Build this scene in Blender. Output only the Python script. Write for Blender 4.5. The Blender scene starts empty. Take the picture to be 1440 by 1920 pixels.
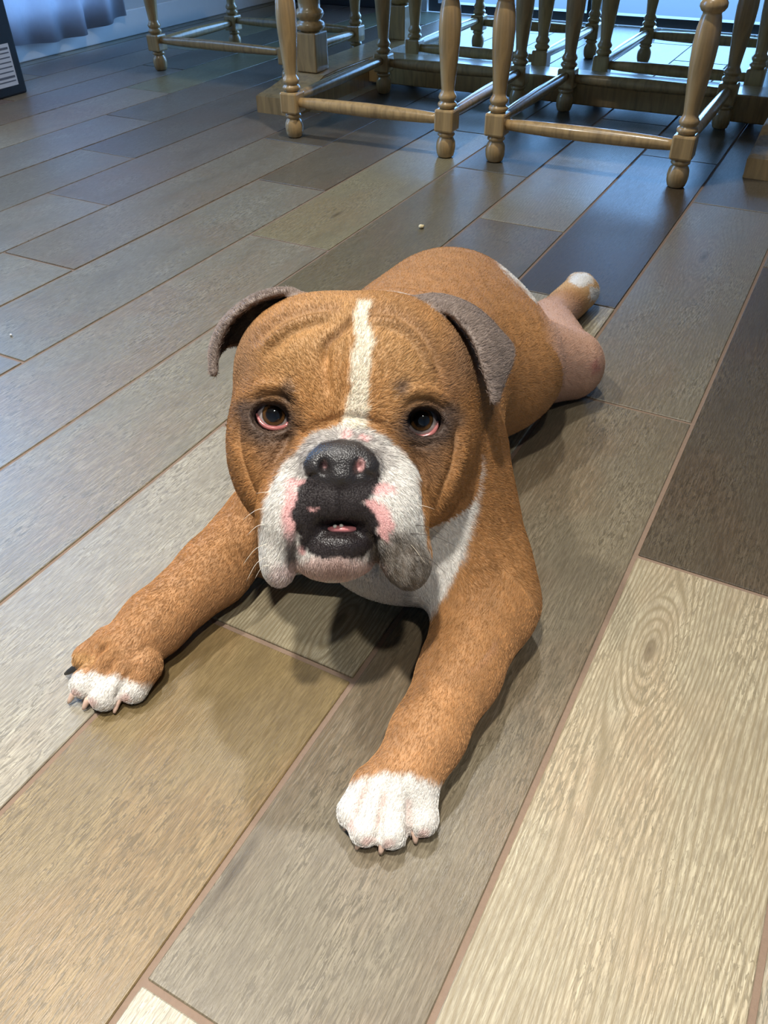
import bpy, bmesh, math, random
import numpy as np
from mathutils import Vector, Matrix
SC = bpy.context.scene
COL = SC.collection
rng = np.random.default_rng(7)
random.seed(7)

# ------------------------------------------------------------------ camera
U = 0.196                       # one floor-plank course in metres (7.7 in)
FPX, TILT, ROLL, YAW, CAMH = 1515.24, 0.69028, -0.0132965, -0.501533, 3.218962*0.196
fwd = np.array([0, math.cos(TILT), -math.sin(TILT)])
_r = np.array([1.0, 0, 0]); _u = np.cross(_r, fwd)
cr = math.cos(ROLL)*_r + math.sin(ROLL)*_u
cu = -math.sin(ROLL)*_r + math.cos(ROLL)*_u
CAM = np.array([0, 0, CAMH])
cam_d = bpy.data.cameras.new('camera'); cam = bpy.data.objects.new('camera', cam_d); COL.objects.link(cam)
cam_d.sensor_fit = 'VERTICAL'; cam_d.sensor_height = 24.0; cam_d.sensor_width = 18.0
cam_d.lens = FPX/1920*24.0
cam_d.clip_start = 0.01
cam.matrix_world = Matrix([[cr[0], cu[0], -fwd[0], 0], [cr[1], cu[1], -fwd[1], 0], [cr[2], cu[2], -fwd[2], CAMH], [0, 0, 0, 1]])
SC.camera = cam
cy_, sy_ = math.cos(YAW), math.sin(YAW)
def Q(u, v, z=0.0):             # room frame (along / across the planks) -> world
    return Vector((u*cy_ - v*sy_, u*sy_ + v*cy_, z))

# ------------------------------------------------------------------ world, exposure
w = bpy.data.worlds.new('world'); SC.world = w; w.use_nodes = True
bg = w.node_tree.nodes['Background']; bg.inputs[0].default_value = (0.27, 0.56, 1.0, 1); bg.inputs[1].default_value = 12.0     # overcast blue daylight outside
SC.view_settings.view_transform = 'Standard'; SC.view_settings.look = 'None'
SC.view_settings.exposure = -0.16; SC.view_settings.gamma = 1.0
SC.view_settings.use_curve_mapping = False

SC.cycles.adaptive_threshold = 0.02; SC.cycles.max_bounces = 5; SC.cycles.diffuse_bounces = 2; SC.cycles.glossy_bounces = 2; SC.cycles.transmission_bounces = 4; SC.cycles.transparent_max_bounces = 8
# the daylight comes through the openings of the room: portals only guide the sampling of the sky
def portal(name, loc, target, sx, sy):
    l = bpy.data.lights.new(name, 'AREA'); l.shape = 'RECTANGLE'; l.size = sx; l.size_y = sy; l.cycles.is_portal = True
    o = bpy.data.objects.new(name, l); COL.objects.link(o); o.location = loc
    o.rotation_euler = (Vector(target)-Vector(loc)).to_track_quat('-Z', 'Y').to_euler()
portal('portal_low_door', Q(-1.19, 4.30, .70), Q(-1.19, 0, .70), 1.66, 1.40)
portal('portal_window', Q(-3.04, 1.975, 1.135), Q(0, 1.975, 1.135), 1.95, 2.05)
# ceiling downlights: x, y, watts, beam spread in degrees
LAMPS = [(-0.22, 0.02, 11, 64), (0.30, -0.60, 11, 80), (-1.05, 1.00, 19, 100), (0.12, 1.70, 19, 130)]
CEIL = 2.45

# ------------------------------------------------------------------ helpers
def new_obj(name, me, mat=None, parent=None, loc=None, rz=0.0):
    o = bpy.data.objects.new(name, me); COL.objects.link(o)
    if mat is not None and me is not None and not me.materials: me.materials.append(mat)
    if parent is not None: o.parent = parent
    if loc is not None: o.location = loc
    if rz: o.rotation_euler = (0, 0, rz)
    return o
def tag(o, label=None, cat=None, group=None, kind=None):
    if label: o['label'] = label
    if cat: o['category'] = cat
    if group: o['group'] = group
    if kind: o['kind'] = kind
    return o
def mesh_from(name, verts, faces, smooth=False):
    me = bpy.data.meshes.new(name); me.from_pydata([tuple(v) for v in verts], [], faces); me.update()
    if smooth: me.polygons.foreach_set('use_smooth', [True]*len(me.polygons))
    return me
def box_bm(bm, x0, x1, y0, y1, z0, z1, bevel=0.0, seg=2):
    vs = [bm.verts.new(c) for c in ((x0,y0,z0),(x1,y0,z0),(x1,y1,z0),(x0,y1,z0),(x0,y0,z1),(x1,y0,z1),(x1,y1,z1),(x0,y1,z1))]
    fs = [bm.faces.new([vs[i] for i in f]) for f in ((3,2,1,0),(4,5,6,7),(0,1,5,4),(1,2,6,5),(2,3,7,6),(3,0,4,7))]
    if bevel:
        es = list({e for f in fs for e in f.edges})
        bmesh.ops.bevel(bm, geom=es, offset=bevel, segments=seg, profile=0.5, affect='EDGES')
def bm_mesh(name, bm, smooth=False):
    me = bpy.data.meshes.new(name); bm.normal_update(); bm.to_mesh(me); bm.free()
    if smooth: me.polygons.foreach_set('use_smooth', [True]*len(me.polygons))
    return me
def box_mesh(name, x0, x1, y0, y1, z0, z1, bevel=0.0, seg=2):
    bm = bmesh.new(); box_bm(bm, x0, x1, y0, y1, z0, z1, bevel, seg); return bm_mesh(name, bm)
def lathe_bm(bm, prof, n=24, cx=0, cy=0):
    rings = []
    for r, z in prof:
        rings.append([bm.verts.new((cx+r*math.cos(2*math.pi*i/n), cy+r*math.sin(2*math.pi*i/n), z)) for i in range(n)])
    for a, b in zip(rings, rings[1:]):
        for i in range(n):
            bm.faces.new((a[i], a[(i+1)%n], b[(i+1)%n], b[i])).smooth = True
    bm.faces.new(rings[0][::-1]); bm.faces.new(rings[-1])
def tube_mesh(name, pts, radii, n=8):
    pts = [Vector(p) for p in pts]; verts = []; faces = []
    up = Vector((0, 0, 1))
    for i, p in enumerate(pts):
        t = (pts[min(i+1, len(pts)-1)]-pts[max(i-1, 0)]).normalized()
        a = t.cross(up)
        if a.length < 1e-3: a = t.cross(Vector((1, 0, 0)))
        a.normalize(); b = t.cross(a)
        for k in range(n):
            an = 2*math.pi*k/n
            verts.append(p + (a*math.cos(an)+b*math.sin(an))*radii[i])
    for i in range(len(pts)-1):
        for k in range(n):
            faces.append((i*n+k, i*n+(k+1)%n, (i+1)*n+(k+1)%n, (i+1)*n+k))
    faces.append(tuple(range(n))[::-1]); faces.append(tuple((len(pts)-1)*n+k for k in range(n)))
    me = mesh_from(name, verts, faces, True)
    bm = bmesh.new(); bm.from_mesh(me); bmesh.ops.recalc_face_normals(bm, faces=bm.faces); bm.to_mesh(me); bm.free()
    return me

# ------------------------------------------------------------------ node helpers
class NT:
    def __init__(s, name):
        s.m = bpy.data.materials.new(name); s.m.use_nodes = True
        s.t = s.m.node_tree; s.b = s.t.nodes['Principled BSDF']
    def n(s, typ, **kw):
        nd = s.t.nodes.new(typ)
        for k, v in kw.items():
            if k.startswith('i_'): nd.inputs[k[2:].replace('_', ' ')].default_value = v
            else: setattr(nd, k, v)
        return nd
    def l(s, a, b): s.t.links.new(a, b)
    def math(s, op, a, b=None, c=None, clamp=False):
        nd = s.t.nodes.new('ShaderNodeMath'); nd.operation = op; nd.use_clamp = clamp
        for i, x in enumerate((a, b, c)):
            if x is None: continue
            if isinstance(x, (int, float)): nd.inputs[i].default_value = x
            else: s.l(x, nd.inputs[i])
        return nd.outputs[0]
    def mix(s, fac, a, b, mode='MIX'):
        nd = s.t.nodes.new('ShaderNodeMix'); nd.data_type = 'RGBA'; nd.blend_type = mode
        for i, x in ((0, fac), (6, a), (7, b)):
            if isinstance(x, (int, float)): nd.inputs[i].default_value = x
            elif isinstance(x, tuple): nd.inputs[i].default_value = x
            else: s.l(x, nd.inputs[i])
        return nd.outputs[2]
    def ramp(s, fac, stops, interp='LINEAR'):
        nd = s.t.nodes.new('ShaderNodeValToRGB'); cr_ = nd.color_ramp; cr_.interpolation = interp
        while len(cr_.elements) < len(stops): cr_.elements.new(0.5)
        for e, (p, c) in zip(cr_.elements, stops):
            e.position = p; e.color = c if len(c) == 4 else (*c, 1)
        s.l(fac, nd.inputs[0]); return nd.outputs[0]
def lin(r, g, b):
    f = lambda c: (c/255/12.92) if c/255 <= 0.04045 else ((c/255+0.055)/1.055)**2.4
    return (f(r), f(g), f(b), 1.0)
def simple(name, col, rough=0.5, noise=0.0, nscale=30.0, metal=0.0, bump=0.0, coat=0.0):
    k = NT(name); k.b.inputs['Roughness'].default_value = rough; k.b.inputs['Metallic'].default_value = metal
    k.b.inputs['Coat Weight'].default_value = coat
    tc = k.n('ShaderNodeTexCoord'); nz = k.n('ShaderNodeTexNoise', i_Scale=nscale, i_Detail=4.0)
    k.l(tc.outputs['Object'], nz.inputs['Vector'])
    d = tuple(c*(1-noise) for c in col[:3])+(1,); e = tuple(min(1, c*(1+noise)) for c in col[:3])+(1,)
    k.l(k.mix(nz.outputs['Fac'], d, e), k.b.inputs['Base Color'])
    if bump:
        bp = k.n('ShaderNodeBump', i_Strength=bump, i_Distance=0.002); k.l(nz.outputs['Fac'], bp.inputs['Height']); k.l(bp.outputs['Normal'], k.b.inputs['Normal'])
    return k.m
# ================================================================== the room
def vec_attr(k, name):
    a = k.n('ShaderNodeAttribute', attribute_name=name); a.attribute_type = 'OBJECT'; return a
def plank_material():
    k = NT('wood_look_tile'); tc = k.n('ShaderNodeTexCoord'); oi = k.n('ShaderNodeObjectInfo')
    sp = k.n('ShaderNodeSeparateXYZ'); k.l(tc.outputs['Object'], sp.inputs[0]); x, y = sp.outputs[0], sp.outputs[1]
    seed = k.math('MULTIPLY', oi.outputs['Random'], 53.0)
    xs = k.math('ADD', x, seed); ys = k.math('ADD', y, k.math('MULTIPLY', seed, 3.7))
    def noise(sx, sy, scale, detail=3.0, rough=.55, dist=0.0):
        cb = k.n('ShaderNodeCombineXYZ'); k.l(k.math('MULTIPLY', xs, sx), cb.inputs[0]); k.l(k.math('MULTIPLY', ys, sy), cb.inputs[1])
        nz = k.n('ShaderNodeTexNoise', noise_dimensions='2D', i_Scale=scale, i_Detail=detail, i_Roughness=rough, i_Distortion=dist); k.l(cb.outputs[0], nz.inputs['Vector']); return nz.outputs['Fac']
    kn = vec_attr(k, 'knot'); ks = k.n('ShaderNodeSeparateXYZ'); k.l(kn.outputs['Vector'], ks.inputs[0])
    warp = noise(5, 1.0, 2.0, 1.0)
    dx = k.math('SUBTRACT', x, ks.outputs[0]); dy = k.math('MULTIPLY', k.math('SUBTRACT', y, ks.outputs[1]), ks.outputs[2])
    r2 = k.math('ADD', k.math('MULTIPLY', dx, dx), k.math('MULTIPLY', dy, dy)); d = k.math('SQRT', r2)
    RK = .026                                            # growth lines run along the plank and flow around the knot
    psi = k.math('MULTIPLY', dx, k.math('SUBTRACT', 1.0, k.math('DIVIDE', RK*RK, k.math('MAXIMUM', r2, RK*RK))))
    inn = k.math('GREATER_THAN', RK, d)
    ph = k.math('ADD', k.math('ABSOLUTE', psi), k.math('MULTIPLY', inn, k.math('SUBTRACT', RK, d)))
    ph = k.math('ADD', ph, k.math('MULTIPLY', warp, .055))
    rings = k.math('SINE', k.math('ADD', k.math('MULTIPLY', ph, 1150.0), k.math('MULTIPLY', noise(1, .22, 60, 2.0, .6), 2.6)))
    rings = k.math('POWER', k.math('MULTIPLY_ADD', rings, .5, .5), 2.0)
    kcore = k.math('SUBTRACT', 1.0, k.math('DIVIDE', d, .008), clamp=True)
    fine = noise(1, .06, 900, 2.0, .7)                   # fine fibre along the plank
    mid = noise(1, .07, 330, 4.0, .72, .4)
    cloud_ = noise(1, .30, 14, 6.0, .72)
    patch = noise(1, .6, 5.5, 3.0, .6)
    flake = noise(1, .17, 380, 3.0, .75, .6)
    base = oi.outputs['Color']
    c = k.mix(k.ramp(cloud_, [(.30, (0, 0, 0)), (.72, (1, 1, 1))]), k.mix(1.0, base, (.60, .59, .55, 1), 'MULTIPLY'), k.mix(1.0, base, (1.18, 1.20, 1.15, 1), 'MULTIPLY'))
    c = k.mix(k.math('MULTIPLY', k.ramp(patch, [(.46, (0, 0, 0)), (.62, (1, 1, 1))]), .60), c, k.mix(1.0, base, (.80, .64, .52, 1), 'MULTIPLY'))
    fi = k.ramp(fine, [(.36, (0, 0, 0)), (.62, (1, 1, 1))])
    c = k.mix(k.math('MULTIPLY', k.math('SUBTRACT', 1.0, fi), .80), c, k.mix(1.0, base, (.46, .44, .40, 1), 'MULTIPLY'))
    mi = k.ramp(mid, [(.52, (0, 0, 0)), (.62, (1, 1, 1))])
    c = k.mix(k.math('MULTIPLY', k.math('MULTIPLY', mi, k.ramp(patch, [(.38, (.15, .15, .15)), (.62, (1, 1, 1))])), .38), c, k.mix(1.0, base, (1.38, 1.36, 1.32, 1), 'MULTIPLY'))
    rs = k.math('MULTIPLY', rings, oi.outputs['Alpha'])
    c = k.mix(k.math('MULTIPLY', rs, .95), c, k.mix(1.0, base, (.46, .42, .34, 1), 'MULTIPLY'))
    c = k.mix(k.math('MULTIPLY', kcore, k.math('GREATER_THAN', oi.outputs['Alpha'], .25)), c, k.mix(1.0, base, (.28, .24, .20, 1), 'MULTIPLY'))
    fm = k.math('MULTIPLY', k.ramp(flake, [(.53, (0, 0, 0)), (.58, (1, 1, 1))]), k.ramp(cloud_, [(.44, (.10, .10, .10)), (.57, (1, 1, 1))]))
    c = k.mix(k.math('MULTIPLY', fm, .82), c, k.mix(1.0, base, (.40, .38, .33, 1), 'MULTIPLY'))
    k.l(c, k.b.inputs['Base Color'])
    hgt = k.math('ADD', k.math('MULTIPLY', fine, .6), k.math('MULTIPLY', flake, .5))
    bp = k.n('ShaderNodeBump', i_Strength=.40, i_Distance=.0010); k.l(hgt, bp.inputs['Height']); k.l(bp.outputs['Normal'], k.b.inputs['Normal'])
    k.l(k.math('MULTIPLY_ADD', mid, .26, .22), k.b.inputs['Roughness']); k.b.inputs['Specular IOR Level'].default_value = .5
    return k.m
M_PLANK = plank_material()
M_GROUT = simple('grout', lin(128, 107, 90), .85, .12, 260, bump=.4)
ULO, UHI, VLO, VHI = -2.895, 1.9, -1.5, 4.15
floor = new_obj('floor', box_mesh('floor', ULO, UHI, VLO, VHI, -.03, -.0020), M_GROUT, rz=YAW); tag(floor, 'wood-look plank tile floor with brown grout', kind='structure')
GAP = .0054; LEN = 4.70
TONES = [  # course, v (in courses) inside the plank, sRGB, ring strength
 (1, 1.5, (190, 178, 154), .85), (1, 6, (96, 85, 70), .25), (1, 10, (122, 114, 98), .2), (2, 1, (176, 170, 154), .3), (2, 4, (110, 100, 84), .2),
 (0, .2, (192, 184, 166), .3), (0, 3, (132, 121, 102), .3), (0, 7, (136, 126, 107), .45), (0, 11, (104, 95, 80), .2),
 (-1, 1, (142, 122, 86), .12), (-1, 4, (178, 167, 142), .9), (-1, 9, (80, 69, 53), .1), (-1, 13, (112, 104, 88), .2),
 (-2, 2, (170, 161, 144), .3), (-2, 6, (116, 105, 86), .2), (-2, 10, (142, 134, 114), .55), (-2, 14, (110, 102, 90), .2),
 (-3, 3, (152, 144, 126), .2), (-3, 8, (122, 112, 90), .15), (-3, 12, (96, 90, 78), .2),
 (-4, 4, (148, 140, 124), .2), (-4, 9, (150, 140, 112), .5), (-5, 1, (140, 134, 122), .2), (-5, 6, (140, 134, 120), .2), (-5, 10.5, (116, 106, 90), .2),
 (-6, 3, (146, 140, 126), .15), (-6, 8, (136, 128, 114), .25), (-6, 12, (106, 97, 84), .15), (-7, 4, (142, 138, 130), .2), (-7, 9, (128, 120, 112), .2),
 (-8, 6, (132, 128, 120), .2), (-8, 10, (116, 112, 108), .2), (-9, 6, (140, 138, 134), .3), (-9, 12, (122, 120, 116), .2)]
def plank_mesh(w_, l_):
    return box_mesh('plank', -w_/2, w_/2, -l_/2, l_/2, -.009, 0, .0009, 1)
PL_FULL = plank_mesh(U-GAP, LEN*U-GAP)
rp_ = random.Random(5)
for r_ in range(-14, 11):
    ua, ub = (r_-1-.383)*U, (r_-.383)*U
    ua2, ub2 = max(ua, ULO), min(ub, UHI)
    if ub2-ua2 < .02: continue
    for n_ in range(-4, 9):
        va_ = 3.75+1.567*(1-r_)+LEN*n_
        va_ -= LEN*math.floor((3.75+1.567*(1-r_))/LEN)
        va, vb = va_*U, (va_+LEN)*U
        va2, vb2 = max(va, VLO), min(vb, VHI)
        if vb2-va2 < .03: continue
        full = (ua2 == ua and ub2 == ub and va2 == va and vb2 == vb)
        me = PL_FULL if full else plank_mesh(ub2-ua2-GAP, vb2-va2-GAP)
        tone = None
        for (tr, tv, tcx, ring) in TONES:
            if tr == r_ and va_ <= tv < va_+LEN: tone = (tcx, ring)
        if tone is None:
            b_ = rp_.choice([(134, 126, 112), (120, 112, 98), (150, 143, 128), (104, 96, 82), (140, 134, 124)])
            tone = (tuple(c+rp_.randint(-8, 8) for c in b_), rp_.choice([.15, .2, .3, .5]))
        raised = .0012 if (r_ == -1 and abs(va_-2.2) < .6) else rp_.uniform(-.0004, .0004)
        o = new_obj('plank', me, M_PLANK, floor, ((ua2+ub2)/2, (va2+vb2)/2, raised))
        o.color = (*lin(*tone[0])[:3], tone[1])
        kx, ky, ke = rp_.uniform(-.11, .11), rp_.uniform(-.42, .42), rp_.uniform(.10, .28)
        if r_ == 1 and va_ < 3 and vb > 0.2: kx, ky, ke = -.0254-(ua2+ub2)/2, .6016-(va2+vb2)/2, .30
        if r_ == -1 and abs(va_-2.2) < .6: kx, ky, ke = .045, -.40, .30
        o['knot'] = [kx, ky, ke]
# walls
M_WALL = simple('wall_paint', lin(200, 204, 206), .7, .04, 40); M_TRIM = simple('white_trim', lin(225, 228, 230), .35, .03, 40); M_DARK = simple('dark_door_frame', lin(38, 40, 44), .4, .15, 60)
def wallbox(name, u0, u1, v0, v1, z0, z1, mat, label=None, bevel=0.0, parent=None):
    o = new_obj(name, box_mesh(name, u0, u1, v0, v1, z0, z1, bevel), mat, parent, rz=0 if parent else YAW)
    if not parent: o['kind'] = 'structure'
    if label: o['label'] = label
    return o
T = .12
WV0, WV1, WZ0, WZ1 = 1.00, 2.95, .11, 2.15          # window in the left wall
wl = wallbox('wall_left', ULO-T, ULO, VLO, WV0, 0, CEIL, M_WALL, 'pale painted left wall with a curtained window')
wallbox('wall_piece', ULO-T, ULO, WV1, VHI, 0, CEIL, M_WALL, parent=wl); wallbox('wall_piece', ULO-T, ULO, WV0, WV1, 0, WZ0, M_WALL, parent=wl); wallbox('wall_piece', ULO-T, ULO, WV0, WV1, WZ1, CEIL, M_WALL, parent=wl)
wallbox('baseboard_left', ULO, ULO+.016, VLO, VHI, 0, .097, M_TRIM, 'white baseboard along the left wall', .004)
DU0, DU1 = -2.0, -.38                                # far glass door, made low and narrow to let in less daylight
wb = wallbox('wall_back', ULO-T, DU0, VHI, VHI+T, 0, CEIL, M_WALL, 'pale painted far wall around the shortened glass door')
wallbox('wall_piece', DU1, UHI+T, VHI, VHI+T, 0, CEIL, M_WALL, parent=wb); wallbox('wall_piece', DU0, DU1, VHI, VHI+T, 1.40, CEIL, M_WALL, parent=wb)  # wall over the door brought down low to cut the daylight
wallbox('baseboard_back', ULO, DU0-.06, VHI-.016, VHI, 0, .097, M_DARK, 'dark baseboard on the far wall', .004)
wallbox('wall_right', UHI, UHI+T, VLO, VHI, 0, CEIL, M_WALL, 'pale painted right wall')
wallbox('wall_front', ULO-T, UHI+T, VLO-T, VLO, 0, CEIL, M_WALL, 'pale painted wall behind the viewer')
wallbox('ceiling', ULO-T, UHI+T, VLO-T, VHI+T, CEIL, CEIL+.1, simple('ceiling_paint', lin(215, 213, 208), .8, .03, 30), 'white ceiling with recessed downlights')
k = NT('glass'); tr = k.n('ShaderNodeBsdfTransparent'); tr.inputs[0].default_value = (.93, .96, 1, 1); gs = k.n('ShaderNodeBsdfGlossy'); gs.inputs['Roughness'].default_value = .02
lw = k.n('ShaderNodeLayerWeight', i_Blend=.25); mx = k.n('ShaderNodeMixShader'); k.l(k.math('MULTIPLY', lw.outputs['Fresnel'], .5), mx.inputs[0]); k.l(tr.outputs[0], mx.inputs[1]); k.l(gs.outputs[0], mx.inputs[2])
k.l(mx.outputs[0], k.t.nodes['Material Output'].inputs['Surface'])
M_GLASS = k.m
patio = new_obj('patio', box_mesh('patio', -9, 9, VHI+T, VHI+9, -.12, -.03), simple('patio_concrete', lin(56, 58, 62), .8, .1, 6, bump=.2), rz=YAW); tag(patio, 'pale concrete patio outside the far glass door', kind='structure')
yard = new_obj('yard', box_mesh('yard', -12, ULO-T, -8, VHI+9, -.40, -.12), simple('yard_grass', lin(70, 84, 60), .9, .3, 8), rz=YAW); tag(yard, 'grassy yard outside the window', kind='structure')
door = wallbox('low_glass_door', DU0, DU1, VHI+.02, VHI+.09, 0, .035, M_DARK, 'glass door, shortened to admit less daylight, with dark frame and bright daylight behind')
wallbox('window_frame', DU0, DU1, VHI+.02, VHI+.09, 1.34, 1.40, M_DARK, parent=door)
for u_ in (DU0, -1.21, DU1-.05): wallbox('window_stile', u_, u_+.05, VHI+.02, VHI+.09, .035, 1.34, M_DARK, parent=door)
for a_, b_ in ((DU0+.05, -1.21), (-1.16, DU1-.05)): wallbox('pane', a_, b_, VHI+.05, VHI+.056, .035, 1.34, M_GLASS, parent=door)
win = wallbox('window_1', ULO-.09, ULO-.03, WV0, WV1, WZ0, WZ0+.05, M_TRIM, 'white framed window behind the sheer curtain')
wallbox('window_frame', ULO-.09, ULO-.03, WV0, WV1, WZ1-.05, WZ1, M_TRIM, parent=win)
for v_ in (WV0, 1.95, WV1-.05): wallbox('window_stile', ULO-.09, ULO-.03, v_, v_+.05, WZ0+.05, WZ1-.05, M_TRIM, parent=win)
for a_, b_ in ((WV0+.05, 1.95), (2.0, WV1-.05)): wallbox('pane', ULO-.06, ULO-.055, a_, b_, WZ0+.05, WZ1-.05, M_GLASS, parent=win)
# sheer curtain hanging beside the window
k = NT('sheer_fabric'); tc = k.n('ShaderNodeTexCoord'); nz = k.n('ShaderNodeTexNoise', i_Scale=60.0); k.l(tc.outputs['Object'], nz.inputs['Vector'])
k.l(k.mix(nz.outputs['Fac'], lin(196, 196, 204), lin(222, 222, 230)), k.b.inputs['Base Color']); k.b.inputs['Roughness'].default_value = .8
tl = k.n('ShaderNodeBsdfTranslucent'); tl.inputs[0].default_value = lin(215, 215, 222); mx = k.n('ShaderNodeMixShader'); mx.inputs[0].default_value = .60
k.l(k.b.outputs[0], mx.inputs[1]); k.l(tl.outputs[0], mx.inputs[2]); k.l(mx.outputs[0], k.t.nodes['Material Output'].inputs['Surface'])
M_SHEER = k.m
def curtain(v0, v1, zb, zt, off, folds):
    n = 120; vs = []; fs = []
    for j in range(13):
        z = zb+(zt-zb)*j/12
        for i in range(n+1):
            t = i/n; a = 1-.25*j/12
            vs.append((ULO+off+.024*math.sin(t*folds*2*math.pi+.6*math.sin(t*9))*a+.010*math.sin(t*23), v0+(v1-v0)*t, z+(.012*math.sin(t*7+1)+.05*max(0, t-.78) if j == 0 else 0)))
    for j in range(12):
        for i in range(n): q = j*(n+1)+i; fs.append((q, q+1, q+n+2, q+n+1))
    me = mesh_from('curtain', vs, fs, True); o = new_obj('curtain', me, M_SHEER, rz=YAW)
    m = o.modifiers.new('thick', 'SOLIDIFY'); m.thickness = .0015
    return o
tag(curtain(2.18, 2.98, .062, 2.2, .055, 5), 'pale sheer curtain hanging just above the baseboard', 'curtain')
# ceiling lamps (real fittings with their own light)
for i, (lx, ly, pw, sprd) in enumerate(LAMPS):
    t = new_obj('downlight', None, loc=(lx, ly, CEIL))
    tag(t, ['recessed ceiling downlight above the dog', 'recessed ceiling downlight behind the viewer on the right', 'recessed ceiling downlight on the left side of the room', 'recessed ceiling downlight over the near stools', 'recessed ceiling downlight'][i], 'ceiling light', 'recessed downlights')
    bm = bmesh.new(); lathe_bm(bm, [(.060, -.001), (.078, -.001), (.080, -.006), (.075, -.010), (.060, -.010)], 32); new_obj('trim_ring', bm_mesh('trim_ring', bm, True), M_TRIM, t)
    l = bpy.data.lights.new('lamp', 'AREA'); l.shape = 'DISK'; l.size = .11; l.energy = pw; l.color = (1.0, .965, .90); l.spread = math.radians(sprd)
    lo = bpy.data.objects.new('lamp', l); COL.objects.link(lo); lo.parent = t; lo.location = (0, 0, -.012)

# ================================================================== furniture
def wood(name, c, rough=.42):
    k = NT(name); tc = k.n('ShaderNodeTexCoord'); mp = k.n('ShaderNodeMapping'); mp.inputs['Scale'].default_value = (22, 22, 3); k.l(tc.outputs['Object'], mp.inputs['Vector'])
    nz = k.n('ShaderNodeTexNoise', i_Scale=3.0, i_Detail=6.0, i_Distortion=.8); k.l(mp.outputs['Vector'], nz.inputs['Vector'])
    cc = k.ramp(nz.outputs['Fac'], [(.25, tuple(v*.62 for v in c[:3])), (.5, c[:3]), (.75, tuple(min(1, v*1.22) for v in c[:3]))])
    k.l(cc, k.b.inputs['Base Color']); k.b.inputs['Roughness'].default_value = rough; k.b.inputs['Coat Weight'].default_value = .5; k.b.inputs['Coat Roughness'].default_value = .12
    bp = k.n('ShaderNodeBump', i_Strength=.15, i_Distance=.001); k.l(nz.outputs['Fac'], bp.inputs['Height']); k.l(bp.outputs['Normal'], k.b.inputs['Normal']); return k.m
M_OAK = wood('weathered_oak', lin(182, 150, 102), .30)
LEG_LO = [(.0165, 0), (.0205, .003), (.0240, .014), (.0250, .026), (.0240, .037), (.0205, .045), (.0175, .0485), (.0175, .050), (.0215, .0525), (.0225, .056), (.0205, .060), (.0185, .0625), (.0185, .066)]
LEG_HI = [(.019, .112), (.019, .118), (.0225, .1205), (.0245, .125), (.0225, .130), (.0185, .1325), (.0185, .135), (.0215, .138), (.0230, .143), (.0205, .149), (.0170, .154), (.0165, .160), (.0185, .18), (.0225, .22), (.0260, .262), (.0272, .295), (.0255, .325), (.0215, .345), (.0195, .351), (.0195, .354), (.0240, .357), (.0285, .364), (.0285, .371), (.0240, .378), (.0195, .382), (.0195, .390), (.022, .42), (.0265, .47), (.0255, .50), (.020, .525), (.020, .532)]
def leg_mesh():
    bm = bmesh.new(); lathe_bm(bm, LEG_LO, 24); lathe_bm(bm, LEG_HI, 24)
    box_bm(bm, -.0255, .0255, -.0255, .0255, .0630, .1160, .005, 2); box_bm(bm, -.0255, .0255, -.0255, .0255, .529, .595, .004, 2)
    return bm_mesh('leg', bm)
LEGM = leg_mesh(); SW, SD = .229, .282
def bar(p, q, r):
    p = Vector(p); q = Vector(q); ts = (0, .04, .12, .3, .5, .7, .88, .96, 1); rs = (.72, .78, .9, 1.0, 1.06, 1.0, .9, .78, .72)
    return tube_mesh('stretcher', [p.lerp(q, t) for t in ts], [r*s for s in rs], 16)
ST = [bar((-SW+.02, -SD, .090), (SW-.02, -SD, .090), .0165), bar((-SW+.02, SD, .090), (SW-.02, SD, .090), .0165), bar((-SW, -SD+.02, .098), (-SW, SD-.02, .098), .0155), bar((SW, -SD+.02, .098), (SW, SD-.02, .098), .0155)]
def seat_mesh():
    bm = bmesh.new(); box_bm(bm, -.27, .27, -.32, .32, .600, .640, .014, 3); return bm_mesh('seat', bm)
SEATM = seat_mesh(); APM = [box_mesh('apron', -SW+.025, SW-.025, -SD-.011, -SD+.011, .535, .598, .002, 1), box_mesh('apron', -.011, .011, -SD+.025, SD-.025, .535, .598, .002, 1)]
def stool(u, v, rz, label):
    t = new_obj('stool', None, loc=Q(u, v, 0), rz=YAW+rz); tag(t, label, 'stool', 'turned-leg stools around the table')
    for sx in (-1, 1):
        for sy in (-1, 1): new_obj('leg', LEGM, M_OAK, t, (sx*SW, sy*SD, .0004))
    for m in ST: new_obj('stretcher', m, M_OAK, t)
    new_obj('apron', APM[0], M_OAK, t); new_obj('apron', APM[0], M_OAK, t, (0, 2*SD, 0)); new_obj('apron', APM[1], M_OAK, t, (-SW, 0, 0)); new_obj('apron', APM[1], M_OAK, t, (SW, 0, 0))
    new_obj('seat', SEATM, M_OAK, t); return t
stool(-1.155, 2.305, math.radians(2), 'turned-leg wooden stool in the middle, nearer row, left of the other near stool')
stool(-.560, 2.335, math.radians(.5), 'turned-leg wooden stool nearest the viewer, on the right')
stool(-2.02, 2.770, math.radians(90), 'turned-leg wooden stool at the table end by the curtain')
stool(-1.185, 3.125, math.radians(180), 'shadowed wooden stool across the table, on the left')
stool(-.525, 3.125, math.radians(180), 'shadowed wooden stool across the table, on the right')
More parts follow.
